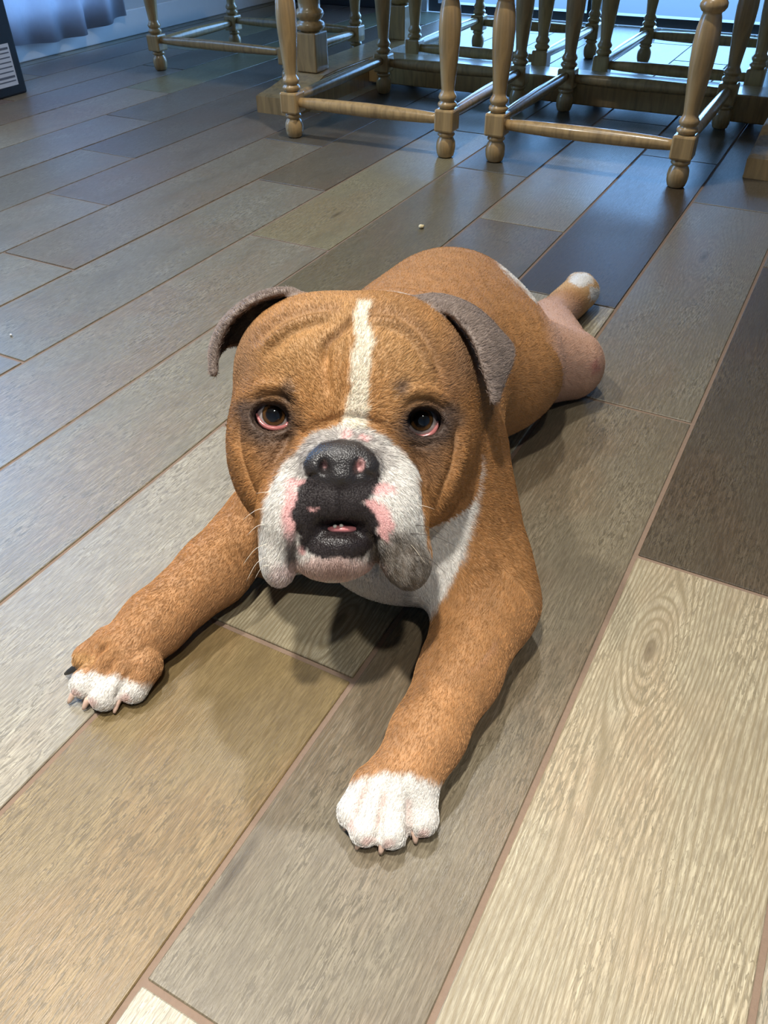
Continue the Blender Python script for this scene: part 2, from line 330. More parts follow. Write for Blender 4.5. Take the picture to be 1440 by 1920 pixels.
# the trestle table
tb = new_obj('table', None, loc=Q(0, 0, 0), rz=YAW); tag(tb, 'weathered wooden trestle table with turned columns and a low beam', 'table')
def foot_mesh():
    prof = [(2.192, 0), (2.192, .046), (2.215, .050), (2.27, .055), (2.33, .066), (2.375, .080), (2.45, .083), (2.98, .083), (3.055, .080), (3.10, .066), (3.16, .055), (3.215, .050), (3.238, .046), (3.238, 0)]
    bm = bmesh.new(); A = [bm.verts.new((-.07, v, z)) for v, z in prof]; B = [bm.verts.new((.07, v, z)) for v, z in prof]
    bm.faces.new(A); bm.faces.new(B[::-1])
    for i in range(len(prof)): j = (i+1) % len(prof); bm.faces.new((A[j], A[i], B[i], B[j]))
    bmesh.ops.recalc_face_normals(bm, faces=bm.faces)
    bmesh.ops.bevel(bm, geom=[e for e in bm.edges if abs(e.verts[0].co.x-e.verts[1].co.x) < 1e-6 and max(e.verts[0].co.z, e.verts[1].co.z) > .04], offset=.004, segments=2, affect='EDGES')
    return bm_mesh('table_foot', bm)
def column_mesh():
    bm = bmesh.new(); box_bm(bm, -.037, .037, -.037, .037, .082, .190, .004, 2)
    lathe_bm(bm, [(.030, .185), (.030, .193), (.042, .197), (.046, .206), (.042, .215), (.033, .219), (.033, .223), (.040, .228), (.044, .238), (.040, .247), (.033, .252), (.034, .27), (.045, .33), (.056, .42), (.058, .50), (.050, .58), (.036, .65), (.034, .70), (.044, .71), (.046, .72), (.036, .73)], 32)
    box_bm(bm, -.042, .042, -.042, .042, .725, .84, .004, 2); return bm_mesh('column', bm)
FM = foot_mesh(); CM = column_mesh()
for u_ in (-1.56, -.130):
    f = new_obj('table_foot', FM, M_OAK, tb, (u_, 0, 0))
    for v_ in (2.415, 3.015): new_obj('column', CM, M_OAK, tb, (u_, v_, 0))
    new_obj('cross_piece', box_mesh('cross_piece', -.05, .05, 2.25, 3.18, .835, .885, .005, 2), M_OAK, tb, (u_, 0, 0))
new_obj('beam', box_mesh('beam', -1.49, -.20, 2.650, 2.780, .012, .083, .004, 2), M_OAK, tb)
tt = new_obj('table_top', box_mesh('table_top_edge', -1.95, .26, 2.13, 3.30, .884, .889, .001, 1), M_OAK, tb)
for i in range(8):
    v0 = 2.13+i*(1.17/8); new_obj('plank', box_mesh('top_plank', -1.95, .26, v0+.0008, v0+1.17/8-.0008, .889, .925, .003, 2), M_OAK, tt)
# black box with its label
bx = new_obj('appliance_box', None, loc=Q(-2.482, 2.072, 0), rz=YAW); tag(bx, 'tall black box with a white printed label, at the left edge', 'box')
M_BLACK = simple('black_card', lin(26, 32, 40), .45, .2, 80)
new_obj('body', box_mesh('body', -.34, 0, -.52, 0, 0, .78, .006, 2), M_BLACK, bx)
lb = new_obj('label_sheet', box_mesh('label_sheet', 0, .0012, -.30, -.030, .030, .150, 0), simple('label_paper', lin(205, 206, 212), .6, .05, 60), bx); lb['label'] = 'white printed paper label'
M_INK = simple('printed_ink', lin(95, 98, 108), .7, .2, 200)
lr = random.Random(3)
for i in range(8):
    z0 = .140-i*.0135; w_ = lr.uniform(.55, .95)
    new_obj('text_line', box_mesh('text_line', .0012, .0016, -.036-.20*w_, -.036, z0-.0035-.003*(i in (0, 6)), z0, 0), M_INK, lb)
# crumb
bm = bmesh.new(); bmesh.ops.create_icosphere(bm, subdivisions=2, radius=.0062)
for v_ in bm.verts: v_.co *= 1+.22*math.sin(v_.co.x*900)*math.cos(v_.co.y*700+1); v_.co.z *= .7
cr_o = new_obj('crumb', bm_mesh('crumb', bm, True), simple('crumb_biscuit', lin(226, 206, 160), .7, .15, 400, bump=.5), loc=(.0880, 1.711, .0040)); tag(cr_o, 'small pale food crumb on the floor behind the dog', 'crumb')
bm = bmesh.new(); bmesh.ops.create_icosphere(bm, subdivisions=2, radius=.0022)
cr_2 = new_obj('lint_speck', bm_mesh('lint_speck', bm, True), simple('lint', lin(235, 238, 240), .8, .1, 400), loc=(-0.6231, 1.2420, .0020)); tag(cr_2, 'tiny white speck on the floor at the left edge', 'speck')
# ================================================================== the dog
# signed-distance sculpt, meshed with surface nets into one continuous body
DEPTH0 = 0.70
def ray(px, py): return (px-720)/FPX*cr - (py-960)/FPX*cu + fwd
def Hd(px, py, Y=0.0): return CAM + ray(px, py)*(DEPTH0-Y)       # head features: Y = towards the viewer
def G(px, py, z): d = ray(px, py); return CAM + d*((z-CAMH)/d[2])
HB = np.stack([cr, -fwd, cu], 1)                                 # head basis: right, forward, up
def rot_hb(deg):                                                 # head basis rolled about the facing axis
    a = math.radians(deg); R = np.array([[math.cos(a), 0, math.sin(a)], [0, 1, 0], [-math.sin(a), 0, math.cos(a)]])
    return HB @ R
VH = 0.0024
LO = np.array([-0.34, 0.29, -0.012]); HI = np.array([0.43, 1.44, 0.375])
ND = np.ceil((HI-LO)/VH).astype(int)
F = np.full(ND, 0.06, np.float32)
AX = [(LO[i]+np.arange(ND[i])*VH).astype(np.float32) for i in range(3)]
def _apply(lo, hi, fn, k, mode):
    a = np.clip(np.floor((np.asarray(lo)-k-0.012-LO)/VH).astype(int), 0, ND)
    b = np.clip(np.ceil((np.asarray(hi)+k+0.012-LO)/VH).astype(int)+1, 0, ND)
    if np.any(b <= a): return
    s = tuple(slice(a[i], b[i]) for i in range(3))
    X, Y, Z = np.meshgrid(AX[0][s[0]], AX[1][s[1]], AX[2][s[2]], indexing='ij', sparse=True)
    d = fn(X, Y, Z); c = F[s]
    if mode == 'add':
        h = np.clip(0.5+0.5*(c-d)/k, 0, 1); F[s] = c*(1-h)+d*h-k*h*(1-h)
    else:
        d = -d; h = np.clip(0.5-0.5*(c-d)/k, 0, 1); F[s] = c*(1-h)+d*h+k*h*(1-h)
def ell(c, r, B=None, k=0.01, mode='add'):
    c = np.asarray(c, float); B = np.eye(3) if B is None else B
    ext = np.sqrt(((B*np.asarray(r))**2).sum(1))
    def fn(X, Y, Z):
        dx, dy, dz = X-c[0], Y-c[1], Z-c[2]; s0 = 0; s1 = 0
        for i in range(3):
            q = dx*np.float32(B[0, i])+dy*np.float32(B[1, i])+dz*np.float32(B[2, i])
            s0 = s0+(q/r[i])**2; s1 = s1+(q/(r[i]**2))**2
        k0 = np.sqrt(s0)
        return (k0*(k0-1)/np.maximum(np.sqrt(s1), 1e-6)).astype(np.float32)
    _apply(c-ext, c+ext, fn, k, mode)
def cone(a, b, ra, rb, k=0.01, mode='add'):
    a = np.asarray(a, float); b = np.asarray(b, float); ab = b-a; L2 = ab@ab
    lo = np.minimum(a-ra, b-rb); hi = np.maximum(a+ra, b+rb)
    def fn(X, Y, Z):
        dx, dy, dz = X-a[0], Y-a[1], Z-a[2]
        t = np.clip((dx*ab[0]+dy*ab[1]+dz*ab[2])/L2, 0, 1).astype(np.float32)
        return (np.sqrt((dx-t*ab[0])**2+(dy-t*ab[1])**2+(dz-t*ab[2])**2)-(ra+(rb-ra)*t)).astype(np.float32)
    _apply(lo, hi, fn, k, mode)
def chain(pts, rad, k=0.01, mode='add'):
    for i in range(len(pts)-1): cone(pts[i], pts[i+1], rad[i], rad[i+1], k, mode)
def cloud(pts, rad, k=0.006):                                    # thin sheet given by dense samples
    pts = np.asarray(pts, np.float32); lo = pts.min(0)-rad.max(); hi = pts.max(0)+rad.max()
    def fn(X, Y, Z):
        S = np.broadcast(X, Y, Z).shape
        P = np.stack([np.broadcast_to(v, S).ravel() for v in (X, Y, Z)], 1).astype(np.float32)
        out = np.empty(len(P), np.float32); pc = pts.mean(0); A = pts-pc; A2 = (A**2).sum(1)
        for i in range(0, len(P), 8000):
            p = P[i:i+8000]-pc
            d2 = (p**2).sum(1)[:, None]+A2[None]-2*p@A.T
            out[i:i+8000] = (np.sqrt(np.maximum(d2, 0))-rad[None]).min(1)
        return out.reshape(S)
    _apply(lo, hi, fn, k, 'add')

# ---- trunk
V = lambda *a: np.array(a, float)
cone(V(.022, .80, .135), V(.090, 1.01, .108), .118, .117, .03)
ell(V(.015, .715, .135), (.112, .125, .125), None, .03)
ell(V(.105, .945, .10), (.136, .115, .098), None, .03)
ell(V(.155, 1.02, .085), (.07, .10, .085), None, .03)             # right hip
ell(V(.015, 1.03, .085), (.08, .10, .085), None, .03)             # left hip
ell(V(.11, 1.09, .10), (.085, .06, .075), None, .03)              # rump
chain([V(.012, .76, .19), V(-.002, .67, .215), V(-.012, .62, .235)], [.092, .094, .088], .03)   # neck
ell(V(.025, .628, .083), (.095, .075, .072), None, .03)           # breast
ell(V(.06, .61, .12), (.055, .05, .09), None, .03)
# ---- right hind leg, splayed out on the floor
KNEE = G(1066, 684, .045)
cone(V(.16, 1.0, .075), KNEE, .078, .05, .02)
HOCK = G(1030, 600, .034)
cone(KNEE, HOCK, .045, .034, .012)
FT = G(1088, 548, .031)
cone(HOCK, FT, .030, .031, .008)
for px, py in ((1080, 533), (1095, 534), (1104, 547)): ell(G(px, py, .027), (.018, .018, .021), None, .006)
# ---- left hind leg, tucked beside the belly
chain([V(.02, 1.02, .075), V(-.070, .965, .062), V(-.062, 1.03, .034), V(-.085, .93, .026)], [.075, .048, .034, .028], .012)
# ---- tail stub
for px, py, z, r in ((984, 530, .125, .010), (999, 543, .115, .0115), (1009, 558, .105, .008)): ell(G(px, py, z), (r, r, r), None, .006)
# ---- right foreleg
cone(V(.066, .665, .15), V(.090, .585, .075), .058, .053, .025)
RE, RM, RW = V(.100, .560, .052), V(.068, .480, .042), V(.036, .418, .036)
chain([V(.091, .585, .07), RE, RM, RW], [.055, .05, .0355, .031], .015)
# ---- left foreleg
cone(V(-.055, .71, .14), V(-.12, .69, .065), .082, .045, .025)
LE, LM, LW = V(-.138, .690, .050), V(-.180, .620, .042), V(-.229, .553, .036)
chain([LE, LM, LW], [.041, .036, .031], .012)
cone(V(-.07, .66, .05), V(-.125, .645, .022), .035, .014, .008)   # loose skin behind the elbow
def paw(wrist, toes, r, kk=.0045):
    base = np.mean([t for t, _ in toes], 0)
    mid = wrist*0.5+base*0.5
    cone(wrist, V(mid[0], mid[1], .029), .0305, .0295, .012)
    kc = np.mean([k_ for _, k_ in toes], 0)
    ell(V(kc[0], kc[1], .022), (.030, .030, .021), None, .010)
    for t, kn in toes:
        chain([kn*0.5+mid*0.5, kn, t], [r*1.0, r*1.05, r*0.86], kk)
CLAWS = []
RT = [((664, 1522), (700, 1476)), ((686, 1553), (710, 1476)), ((734, 1557), (742, 1478)), ((790, 1535), (780, 1478))]
paw(RW, [(G(*a, .0155), G(*b, .0265)) for a, b in RT], .0165)
LT = [((164, 1234), (208, 1208)), ((160, 1282), (216, 1228)), ((196, 1304), (240, 1244)), ((250, 1290), (268, 1247))]
paw(LW, [(G(*a, .0155), G(*b, .0265)) for a, b in LT], .0165)

# ---- head
ell(Hd(661, 706, -.035), (.106, .090, .072), rot_hb(3), .02)
ell(Hd(590, 672, -.020), (.055, .060, .048), HB, .02)
ell(Hd(738, 672, -.020), (.055, .060, .048), HB, .02)
ell(Hd(660, 800, -.045), (.108, .080, .085), HB, .02)             # jaw muscle mass
ell(Hd(525, 850, -.022), (.046, .055, .070), rot_hb(-8), .012)    # cheeks
ell(Hd(797, 850, -.022), (.043, .055, .070), rot_hb(12), .012)
ell(Hd(537, 728, .008), (.038, .028, .024), rot_hb(-12), .012)    # brows
ell(Hd(783, 730, .008), (.038, .028, .024), rot_hb(14), .012)
ell(Hd(640, 752, .015), (.032, .032, .040), HB, .012)             # stop
ell(Hd(690, 752, .015), (.028, .030, .040), HB, .010)
# muzzle
ell(Hd(642, 898, .030), (.057, .050, .046), HB, .004)
ell(Hd(560, 950, .035), (.034, .042, .046), rot_hb(10), .008)
ell(Hd(727, 948, .035), (.033, .042, .046), rot_hb(-10), .008)
ell(Hd(527, 1030, .030), (.017, .030, .031), rot_hb(4), .008)     # hanging flews
ell(Hd(757, 1030, .030), (.022, .032, .034), rot_hb(-14), .008)
ell(Hd(640, 935, .052), (.040, .030, .026), HB, .008)             # upper lip front
# lower jaw
ell(Hd(626, 1032, .022), (.037, .046, .026), HB, .004)
ell(Hd(636, 1020, .048), (.027, .022, .013), HB, .005)
# nose
ell(Hd(640, 866, .066), (.031, .020, .0175), HB, .004)
ell(Hd(602, 878, .070), (.0155, .015, .0135), HB, .004)
ell(Hd(679, 878, .070), (.0155, .015, .0135), HB, .004)
ell(Hd(640, 893, .074), (.014, .013, .011), HB, .004)
for sx, px in ((-1, 606), (1, 672)):
    ell(Hd(px, 876, .089), (.0040, .014, .0066), rot_hb(sx*14), .003, 'sub')
    cone(Hd(px+sx*5, 887, .088), Hd(px+sx*24, 893, .078), .003, .0015, .002, 'sub')
# mouth
ell(Hd(638, 988, .085), (.0235, .030, .0062), HB, .003, 'sub')
# eyes
EYES = [(Hd(514, 779, .008), -1), (Hd(790, 789, .008), 1)]
ER = .0165
for (c, s), (px, py, dg) in zip(EYES, ((509, 781, 8), (793, 791, -4))):
    ell(c, (ER+.010,)*3, None, .012)
    ell(Hd(px, py, .030), (.0165, .034, .0130), rot_hb(dg), .003, 'sub')
    ell(c, (ER+.0008,)*3, None, .001, 'sub')
chain([Hd(547, 789, .0195), Hd(539, 762, .0215), Hd(516, 747, .0225), Hd(489, 751, .0195), Hd(468, 767, .0135)], [.0028, .0042, .0046, .0042, .003], .004)
chain([Hd(754, 800, .0195), Hd(761, 771, .0215), Hd(787, 755, .0225), Hd(815, 763, .0195), Hd(836, 788, .0130)], [.0028, .0042, .0046, .0042, .003], .004)
# ears: folded flaps laid out as thin sheets
def ear(rows, thick):
    P = []
    R = [np.array([Hd(*p) for p in row]) for row in rows]
    def spl(pts, n):
        t = np.linspace(0, len(pts)-1, n); i = np.clip(t.astype(int), 0, len(pts)-2); f = (t-i)[:, None]
        p0 = pts[np.maximum(i-1, 0)]; p1 = pts[i]; p2 = pts[i+1]; p3 = pts[np.minimum(i+2, len(pts)-1)]
        return 0.5*((2*p1)+(-p0+p2)*f+(2*p0-5*p1+4*p2-p3)*f**2+(-p0+3*p1-3*p2+p3)*f**3)
    R = np.array([spl(r, 34) for r in R])                          # rows x 34 x 3
    R = np.array([spl(R[:, j], 34) for j in range(34)])
    P = R.reshape(-1, 3)
    cloud(P, np.full(len(P), thick, np.float32), .004)
    return P
# each row runs from the root on the skull out to the free edge; rows go front -> back
EAR_L = ear([[(588, 566, -.020), (540, 548, .000), (480, 562, .004), (428, 604, .000), (404, 655, -.004), (402, 700, -.006)],
             [(575, 572, -.045), (530, 550, -.030), (475, 560, -.025), (424, 600, -.022), (400, 650, -.018), (400, 690, -.014)],
             [(545, 610, -.070), (500, 585, -.065), (460, 580, -.060), (424, 610, -.050), (405, 645, -.035), (402, 675, -.022)],
             [(500, 680, -.075), (478, 660, -.080), (452, 645, -.078), (430, 645, -.065), (414, 655, -.045), (405, 668, -.030)]], .0034)
EAR_R = ear([[(752, 572, -.015), (800, 570, .002), (850, 590, .008), (890, 640, .010), (908, 690, .010), (925, 752, .006)],
             [(760, 566, -.035), (815, 558, -.018), (870, 576, -.008), (912, 630, .000), (925, 685, .004), (928, 748, .004)],
             [(775, 568, -.060), (830, 562, -.045), (890, 582, -.035), (932, 630, -.022), (942, 680, -.012), (930, 742, .000)],
             [(800, 590, -.080), (850, 572, -.070), (905, 596, -.062), (948, 640, -.045), (958, 668, -.030), (934, 730, -.006)]], .0034)
# ---- floor contact
zc = AX[2][None, None, :]
F[:] = np.maximum(F, (0.0006-zc).astype(np.float32))

def surface_nets(Fv):
    s = Fv < 0
    c = s[:-1, :-1, :-1].astype(np.int8)
    for dx in (0, 1):
        for dy in (0, 1):
            for dz in (0, 1):
                if dx+dy+dz: c = c+s[dx:s.shape[0]-1+dx, dy:s.shape[1]-1+dy, dz:s.shape[2]-1+dz]
    act = np.argwhere((c > 0) & (c < 8))
    idx = np.full(c.shape, -1, np.int32); idx[tuple(act.T)] = np.arange(len(act))
    corners = [(0,0,0),(1,0,0),(0,1,0),(1,1,0),(0,0,1),(1,0,1),(0,1,1),(1,1,1)]
    edges = [(0,1),(2,3),(4,5),(6,7),(0,2),(1,3),(4,6),(5,7),(0,4),(1,5),(2,6),(3,7)]
    val = np.stack([Fv[act[:,0]+a, act[:,1]+b, act[:,2]+d] for a, b, d in corners], 1)
    acc = np.zeros((len(act), 3)); cnt = np.zeros(len(act)); C8 = np.array(corners, float)
    for i, j in edges:
        a, b = val[:, i], val[:, j]; m = (a < 0) != (b < 0)
        t = np.where(m, a/np.where(m, a-b, 1), 0)
        acc += np.where(m[:, None], C8[i]+(C8[j]-C8[i])*t[:, None], 0); cnt += m
    Vt = LO+(act+acc/cnt[:, None])*VH
    quads = []
    for ax in range(3):
        sl0 = [slice(None)]*3; sl1 = [slice(None)]*3; sl0[ax] = slice(0, -1); sl1[ax] = slice(1, None)
        a = s[tuple(sl0)]; b = s[tuple(sl1)]
        e = np.argwhere(a != b); o1, o2 = [(1, 2), (2, 0), (0, 1)][ax]
        ok = (e[:, o1] > 0) & (e[:, o2] > 0) & (e[:, o1] < c.shape[o1]) & (e[:, o2] < c.shape[o2]); e = e[ok]
        fl = s[tuple(e.T)]
        def id_(d1, d2):
            q = e.copy(); q[:, o1] -= d1; q[:, o2] -= d2; return idx[tuple(q.T)]
        q = np.stack([id_(1, 1), id_(0, 1), id_(0, 0), id_(1, 0)], 1)
        q[~fl] = q[~fl][:, ::-1]
        quads.append(q)
    return Vt, np.concatenate(quads)
DV, DQ = surface_nets(F)
# keep the one connected body, smooth a little
def neighbours_smooth(Vt, Qd, it, lam, wv=None):
    E_ = np.concatenate([Qd[:, [0, 1]], Qd[:, [1, 2]], Qd[:, [2, 3]], Qd[:, [3, 0]]]); n = len(Vt)
    deg = np.bincount(E_[:, 0], minlength=n)+np.bincount(E_[:, 1], minlength=n)
    for _ in range(it):
        a = np.stack([np.bincount(E_[:, 0], Vt[E_[:, 1], i], n)+np.bincount(E_[:, 1], Vt[E_[:, 0], i], n) for i in range(3)], 1)/deg[:, None]
        l_ = lam if wv is None else (lam*wv)[:, None]
        Vt = Vt+(a-Vt)*l_
    return Vt
lab = np.arange(len(DV)); E_ = np.concatenate([DQ[:, [0, 1]], DQ[:, [1, 2]], DQ[:, [2, 3]], DQ[:, [3, 0]]])
while True:
    m = np.minimum(lab[E_[:, 0]], lab[E_[:, 1]]); l2 = lab.copy()
    np.minimum.at(l2, E_[:, 0], m); np.minimum.at(l2, E_[:, 1], m); l2 = l2[l2]
    if np.array_equal(l2, lab): break
    lab = l2
big = np.bincount(lab).argmax(); keepv = lab == big
rm = np.cumsum(keepv)-1; DQ = rm[DQ[keepv[DQ[:, 0]]]]; DV = DV[keepv]
DV = neighbours_smooth(DV, DQ, 2, 0.5)
def vnormals(Vt, Qd):
    n = np.cross(Vt[Qd[:, 2]]-Vt[Qd[:, 0]], Vt[Qd[:, 3]]-Vt[Qd[:, 1]])
    vn = np.stack([np.bincount(Qd.ravel(), np.repeat(n[:, i], 4), len(Vt)) for i in range(3)], 1)
    return vn/np.maximum(np.linalg.norm(vn, axis=1), 1e-12)[:, None]
def fast_mesh(name, Vt, Qd):
    me = bpy.data.meshes.new(name); me.vertices.add(len(Vt)); me.vertices.foreach_set('co', Vt.astype(np.float32).ravel())
    me.loops.add(Qd.size); me.loops.foreach_set('vertex_index', Qd.astype(np.int32).ravel())
    me.polygons.add(len(Qd)); me.polygons.foreach_set('loop_start', np.arange(0, Qd.size, 4, dtype=np.int32))
    me.polygons.foreach_set('use_smooth', np.ones(len(Qd), bool)); me.update(calc_edges=True); return me

# ---- wrinkles and folds: furrows pressed into the face along the lines where the skin folds
def projpx(Vt):
    q = Vt-CAM; z = q@fwd
    return np.stack([720+FPX*(q@cr)/z, 960-FPX*(q@cu)/z], 1), z
PX, PZ = projpx(DV); DN = vnormals(DV, DQ)
HEADC = Hd(655, 820, -.02)
headw = np.clip((0.17-np.linalg.norm(DV-HEADC, axis=1))/0.03, 0, 1)*np.clip(((-DN@fwd)-0.05)/0.3, 0, 1)*(PZ < 0.80)
def polydist(P2, line):
    line = np.array(line, float); best = np.full(len(P2), 1e9); tt = np.zeros(len(P2)); L = 0
    seg = np.linalg.norm(np.diff(line, axis=0), axis=1); tot = seg.sum()
    for a, b, l_ in zip(line, line[1:], seg):
        t = np.clip(((P2-a)@(b-a))/l_**2, 0, 1); d = np.linalg.norm(P2-a-t[:, None]*(b-a), axis=1)
        m = d < best; best[m] = d[m]; tt[m] = (L+t[m]*l_)/tot; L += l_
    return best, tt
def curve(pts, n=24):
    p = np.array(pts, float)
    if len(p) < 3: return p
    t = np.linspace(0, len(p)-1, n); i = np.clip(t.astype(int), 0, len(p)-2); f = (t-i)[:, None]
    p0 = p[np.maximum(i-1, 0)]; p1 = p[i]; p2 = p[i+1]; p3 = p[np.minimum(i+2, len(p)-1)]
    return 0.5*((2*p1)+(-p0+p2)*f+(2*p0-5*p1+4*p2-p3)*f**2+(-p0+3*p1-3*p2+p3)*f**3)
FURROWS = [  # line, width px, depth mm (negative = ridge)
 ([(664, 585), (656, 640), (650, 700), (646, 775)], 9, 2.6),
 ([(668, 588), (640, 622), (612, 648), (606, 690)], 8, 3.0),
 ([(612, 650), (611, 700), (618, 745)], 8, 1.6),
 ([(480, 640), (520, 606), (570, 586), (630, 578)], 9, 2.2),
 ([(500, 668), (545, 628), (590, 610), (625, 606)], 9, 1.8),
 ([(490, 655), (535, 616), (580, 597), (630, 592)], 8, -2.0),
 ([(690, 585), (740, 590), (785, 622), (815, 672), (830, 720)], 9, 2.0),
 ([(700, 612), (745, 622), (780, 655), (800, 700)], 9, 1.5),
 ([(695, 598), (745, 606), (785, 640), (810, 690)], 8, -1.5),
 ([(478, 752), (505, 742), (530, 746), (546, 762)], 7, 2.2),
 ([(470, 738), (505, 722), (540, 726), (560, 750)], 10, -2.0),
 ([(758, 768), (778, 752), (808, 754), (838, 772)], 7, 2.2),
 ([(752, 748), (780, 732), (815, 736), (845, 760)], 10, -2.0),
 ([(548, 796), (575, 812), (605, 796), (650, 783), (700, 792), (735, 815)], 8, 2.2),
 ([(545, 800), (530, 840), (508, 885), (492, 940)], 9, 3.4),
 ([(565, 835), (535, 868), (512, 905)], 10, -1.5),
 ([(775, 838), (792, 875), (800, 925), (800, 975)], 9, 3.0),
 ([(446, 760), (446, 830), (462, 890), (486, 945)], 7, 2.2),
 ([(858, 790), (852, 860), (832, 915), (812, 965)], 8, 2.4),
 ([(872, 780), (868, 850), (848, 905), (826, 955)], 7, -1.2),
 ([(500, 815), (525, 822), (548, 812)], 6, 1.2),
 ([(765, 830), (795, 836), (822, 822)], 6, 1.2),
 ([(640, 905), (640, 940), (639, 975)], 5, 2.0),
 ([(562, 990), (552, 1030), (548, 1075)], 7, 3.0),
 ([(694, 1000), (703, 1040), (706, 1080)], 7, 2.6),
 ([(735, 1000), (752, 1040), (748, 1085)], 7, 1.6),
]
disp = np.zeros(len(DV)); hv = headw > 0
for ln, wd, dp in FURROWS:
    d_, t_ = polydist(PX[hv], curve(ln)); e = np.clip(np.minimum(t_, 1-t_)*6, 0, 1)
    disp[hv] -= 1.7*dp*1e-3*np.exp(-(d_/wd)**2)*(0.25+0.75*e)*headw[hv]
nearnose = np.exp(-((PX[:, 0]-640)**2+(PX[:, 1]-868)**2)/60**2)
# clefts between the toes
pawm = (DV[:, 2] < .07) & (DV[:, 1] < .56) & (np.linalg.norm(DV-HEADC, axis=1) > .17) & (DN[:, 2] > -.3)
for ln in ([(694, 1455), (682, 1500), (672, 1545)], [(726, 1462), (716, 1520), (708, 1572)], [(764, 1470), (766, 1525), (768, 1572)],
           [(212, 1200), (185, 1222), (158, 1256)], [(226, 1222), (200, 1256), (172, 1296)], [(250, 1240), (236, 1272), (220, 1306)]):
    d_, t_ = polydist(PX[pawm], curve(ln)); disp[pawm] -= .0045*np.exp(-(d_/6.0)**2)*np.clip(t_*2.2, 0, 1)
DV = DV+DN*disp[:, None]

# ---- coat colours (tan coat, white blaze, chest and feet, dark mask; forehead crease shade painted in)
DN = vnormals(DV, DQ); PX, PZ = projpx(DV); NV = len(DV)
def wob(p, f, seed):
    r_ = np.random.default_rng(seed); o = np.zeros(len(p))
    for i in range(7):
        k_ = r_.normal(size=3); k_ /= np.linalg.norm(k_); o += np.sin(p@k_*f*(0.7+0.25*i)+r_.uniform(0, 6.28))
    return o/3.5
w1 = wob(DV, 260, 1); w2 = wob(DV, 700, 2); w3 = wob(DV, 1700, 3)
WX = PX+np.stack([w1*3+w2*2.2+w3*1.2, wob(DV, 300, 4)*3+wob(DV, 800, 5)*2.2+wob(DV, 1700, 6)*1.2], 1)
col = np.tile(np.array([.40, .196, .070]), (NV, 1)); col *= (1+0.10*w1+0.06*w2)[:, None]
furlen = np.full(NV, .0046)
def ss(e0, e1, x): t = np.clip((x-e0)/(e1-e0), 0, 1); return t*t*(3-2*t)
def elm(cx, cy, rx, ry, soft=.25, P=None):
    P = WX if P is None else P
    return 1-ss(1-soft, 1+soft, np.sqrt(((P[:, 0]-cx)/rx)**2+((P[:, 1]-cy)/ry)**2))
def polym(poly, soft=4, P=None):
    P = WX if P is None else P
    poly = np.array(poly, float); ins = np.zeros(len(P), bool); n = len(poly)
    for i in range(n):
        a, b = poly[i], poly[(i+1) % n]
        c_ = (a[1] > P[:, 1]) != (b[1] > P[:, 1])
        ins ^= c_ & (P[:, 0] < (b[0]-a[0])*(P[:, 1]-a[1])/np.where(b[1] != a[1], b[1]-a[1], 1e-9)+a[0])
    d_, _ = polydist(P, np.vstack([poly, poly[:1]]))
    return ss(-soft, soft, np.where(ins, d_, -d_))
def paint(m, c, f=None):
    global col
    m = np.clip(m, 0, 1)[:, None]; col = col*(1-m)+np.array(c)*m
    if f is not None: furlen[:] = furlen*(1-m[:, 0])+f*m[:, 0]
front = ss(.0, .15, -DN@fwd)
relz = DEPTH0-PZ                                                   # how far a point stands out towards the face side
head = (np.linalg.norm(DV-HEADC, axis=1) < .185) & (PZ < .80) & (PX[:, 1] < 1115) & (DV[:, 2] > .07)
onhead = head & (relz > -.055) & ~((PX[:, 0] > 800) & (PX[:, 1] > 815) & (relz < -.035))
hm = onhead*1.0
WHT = (.76, .72, .66); TANL = (.48, .268, .108); MASK = (.075, .055, .045); GREY = (.20, .155, .125); PINK = (.80, .44, .42); BLK = (.022, .020, .021)
# body colours first
body = 1-hm
side = ss(.02, .14, DV[:, 2])
paint(body*0.35*ss(.10, .02, DV[:, 2]), (.56, .32, .17))
chest = polym([(880, 815), (905, 870), (895, 940), (880, 1010), (862, 1060), (838, 1105), (806, 1160), (740, 1175), (640, 1130), (540, 1100), (520, 1000), (700, 900), (830, 930), (862, 880)], 7)
paint(chest*body*(DV[:, 1] < .80)*(DV[:, 1] > .50)*(DV[:, 0] < .14), WHT)
paint(body*(1-ss(.75, 1.0, np.sqrt(((DV[:, 0]+.012)/.055)**2+((DV[:, 1]-.715)/.07)**2+((DV[:, 2]-.30)/.07)**2))), WHT)
paint(body*polym([(925, 480), (945, 508), (968, 530), (990, 552), (1000, 570), (1015, 560), (1000, 520), (960, 490)], 5)*(DV[:, 1] > .98)*ss(.10, .12, DV[:, 2]), WHT)
paint(body*ss(.195, .225, DV[:, 0])*(DV[:, 1] > .90)*(1-ss(1.20, 1.26, DV[:, 1])), (.52, .31, .21), .004)     # thinly haired thigh
paint(body*elm(1116, 688, 9, 13, .6)*(DV[:, 1] > .9)*.7, (.30, .10, .085), .002)
paint(body*ss(1.24, 1.28, DV[:, 1]), (.60, .36, .16))
paint(body*(DV[:, 1] > 1.2)*(elm(1090, 524, 22, 14)+elm(1116, 552, 12, 14)), WHT)
fr = (DV[:, 2] < .075)*body
rp = (DV[:, 0] > -.06)*(DV[:, 1] < .47)
paint(fr*rp*ss(1452, 1470, WX[:, 1]+0.10*(PX[:, 0]-740)*0+12*np.cos((PX[:, 0]-735)/38)), WHT, .0038)
lp = (DV[:, 0] < -.10)*(DV[:, 1] < .60)
paint(fr*lp*ss(1252, 1266, WX[:, 1]-0.10*(PX[:, 0]-150)-14*np.exp(-((PX[:, 0]-270)/30)**2))*ss(-26, -18, (PX[:, 1]-1252)*0.9-(160-PX[:, 0])*0.3), WHT, .0038)
paint(fr*lp*elm(155, 1236, 26, 15, .2), TANL)
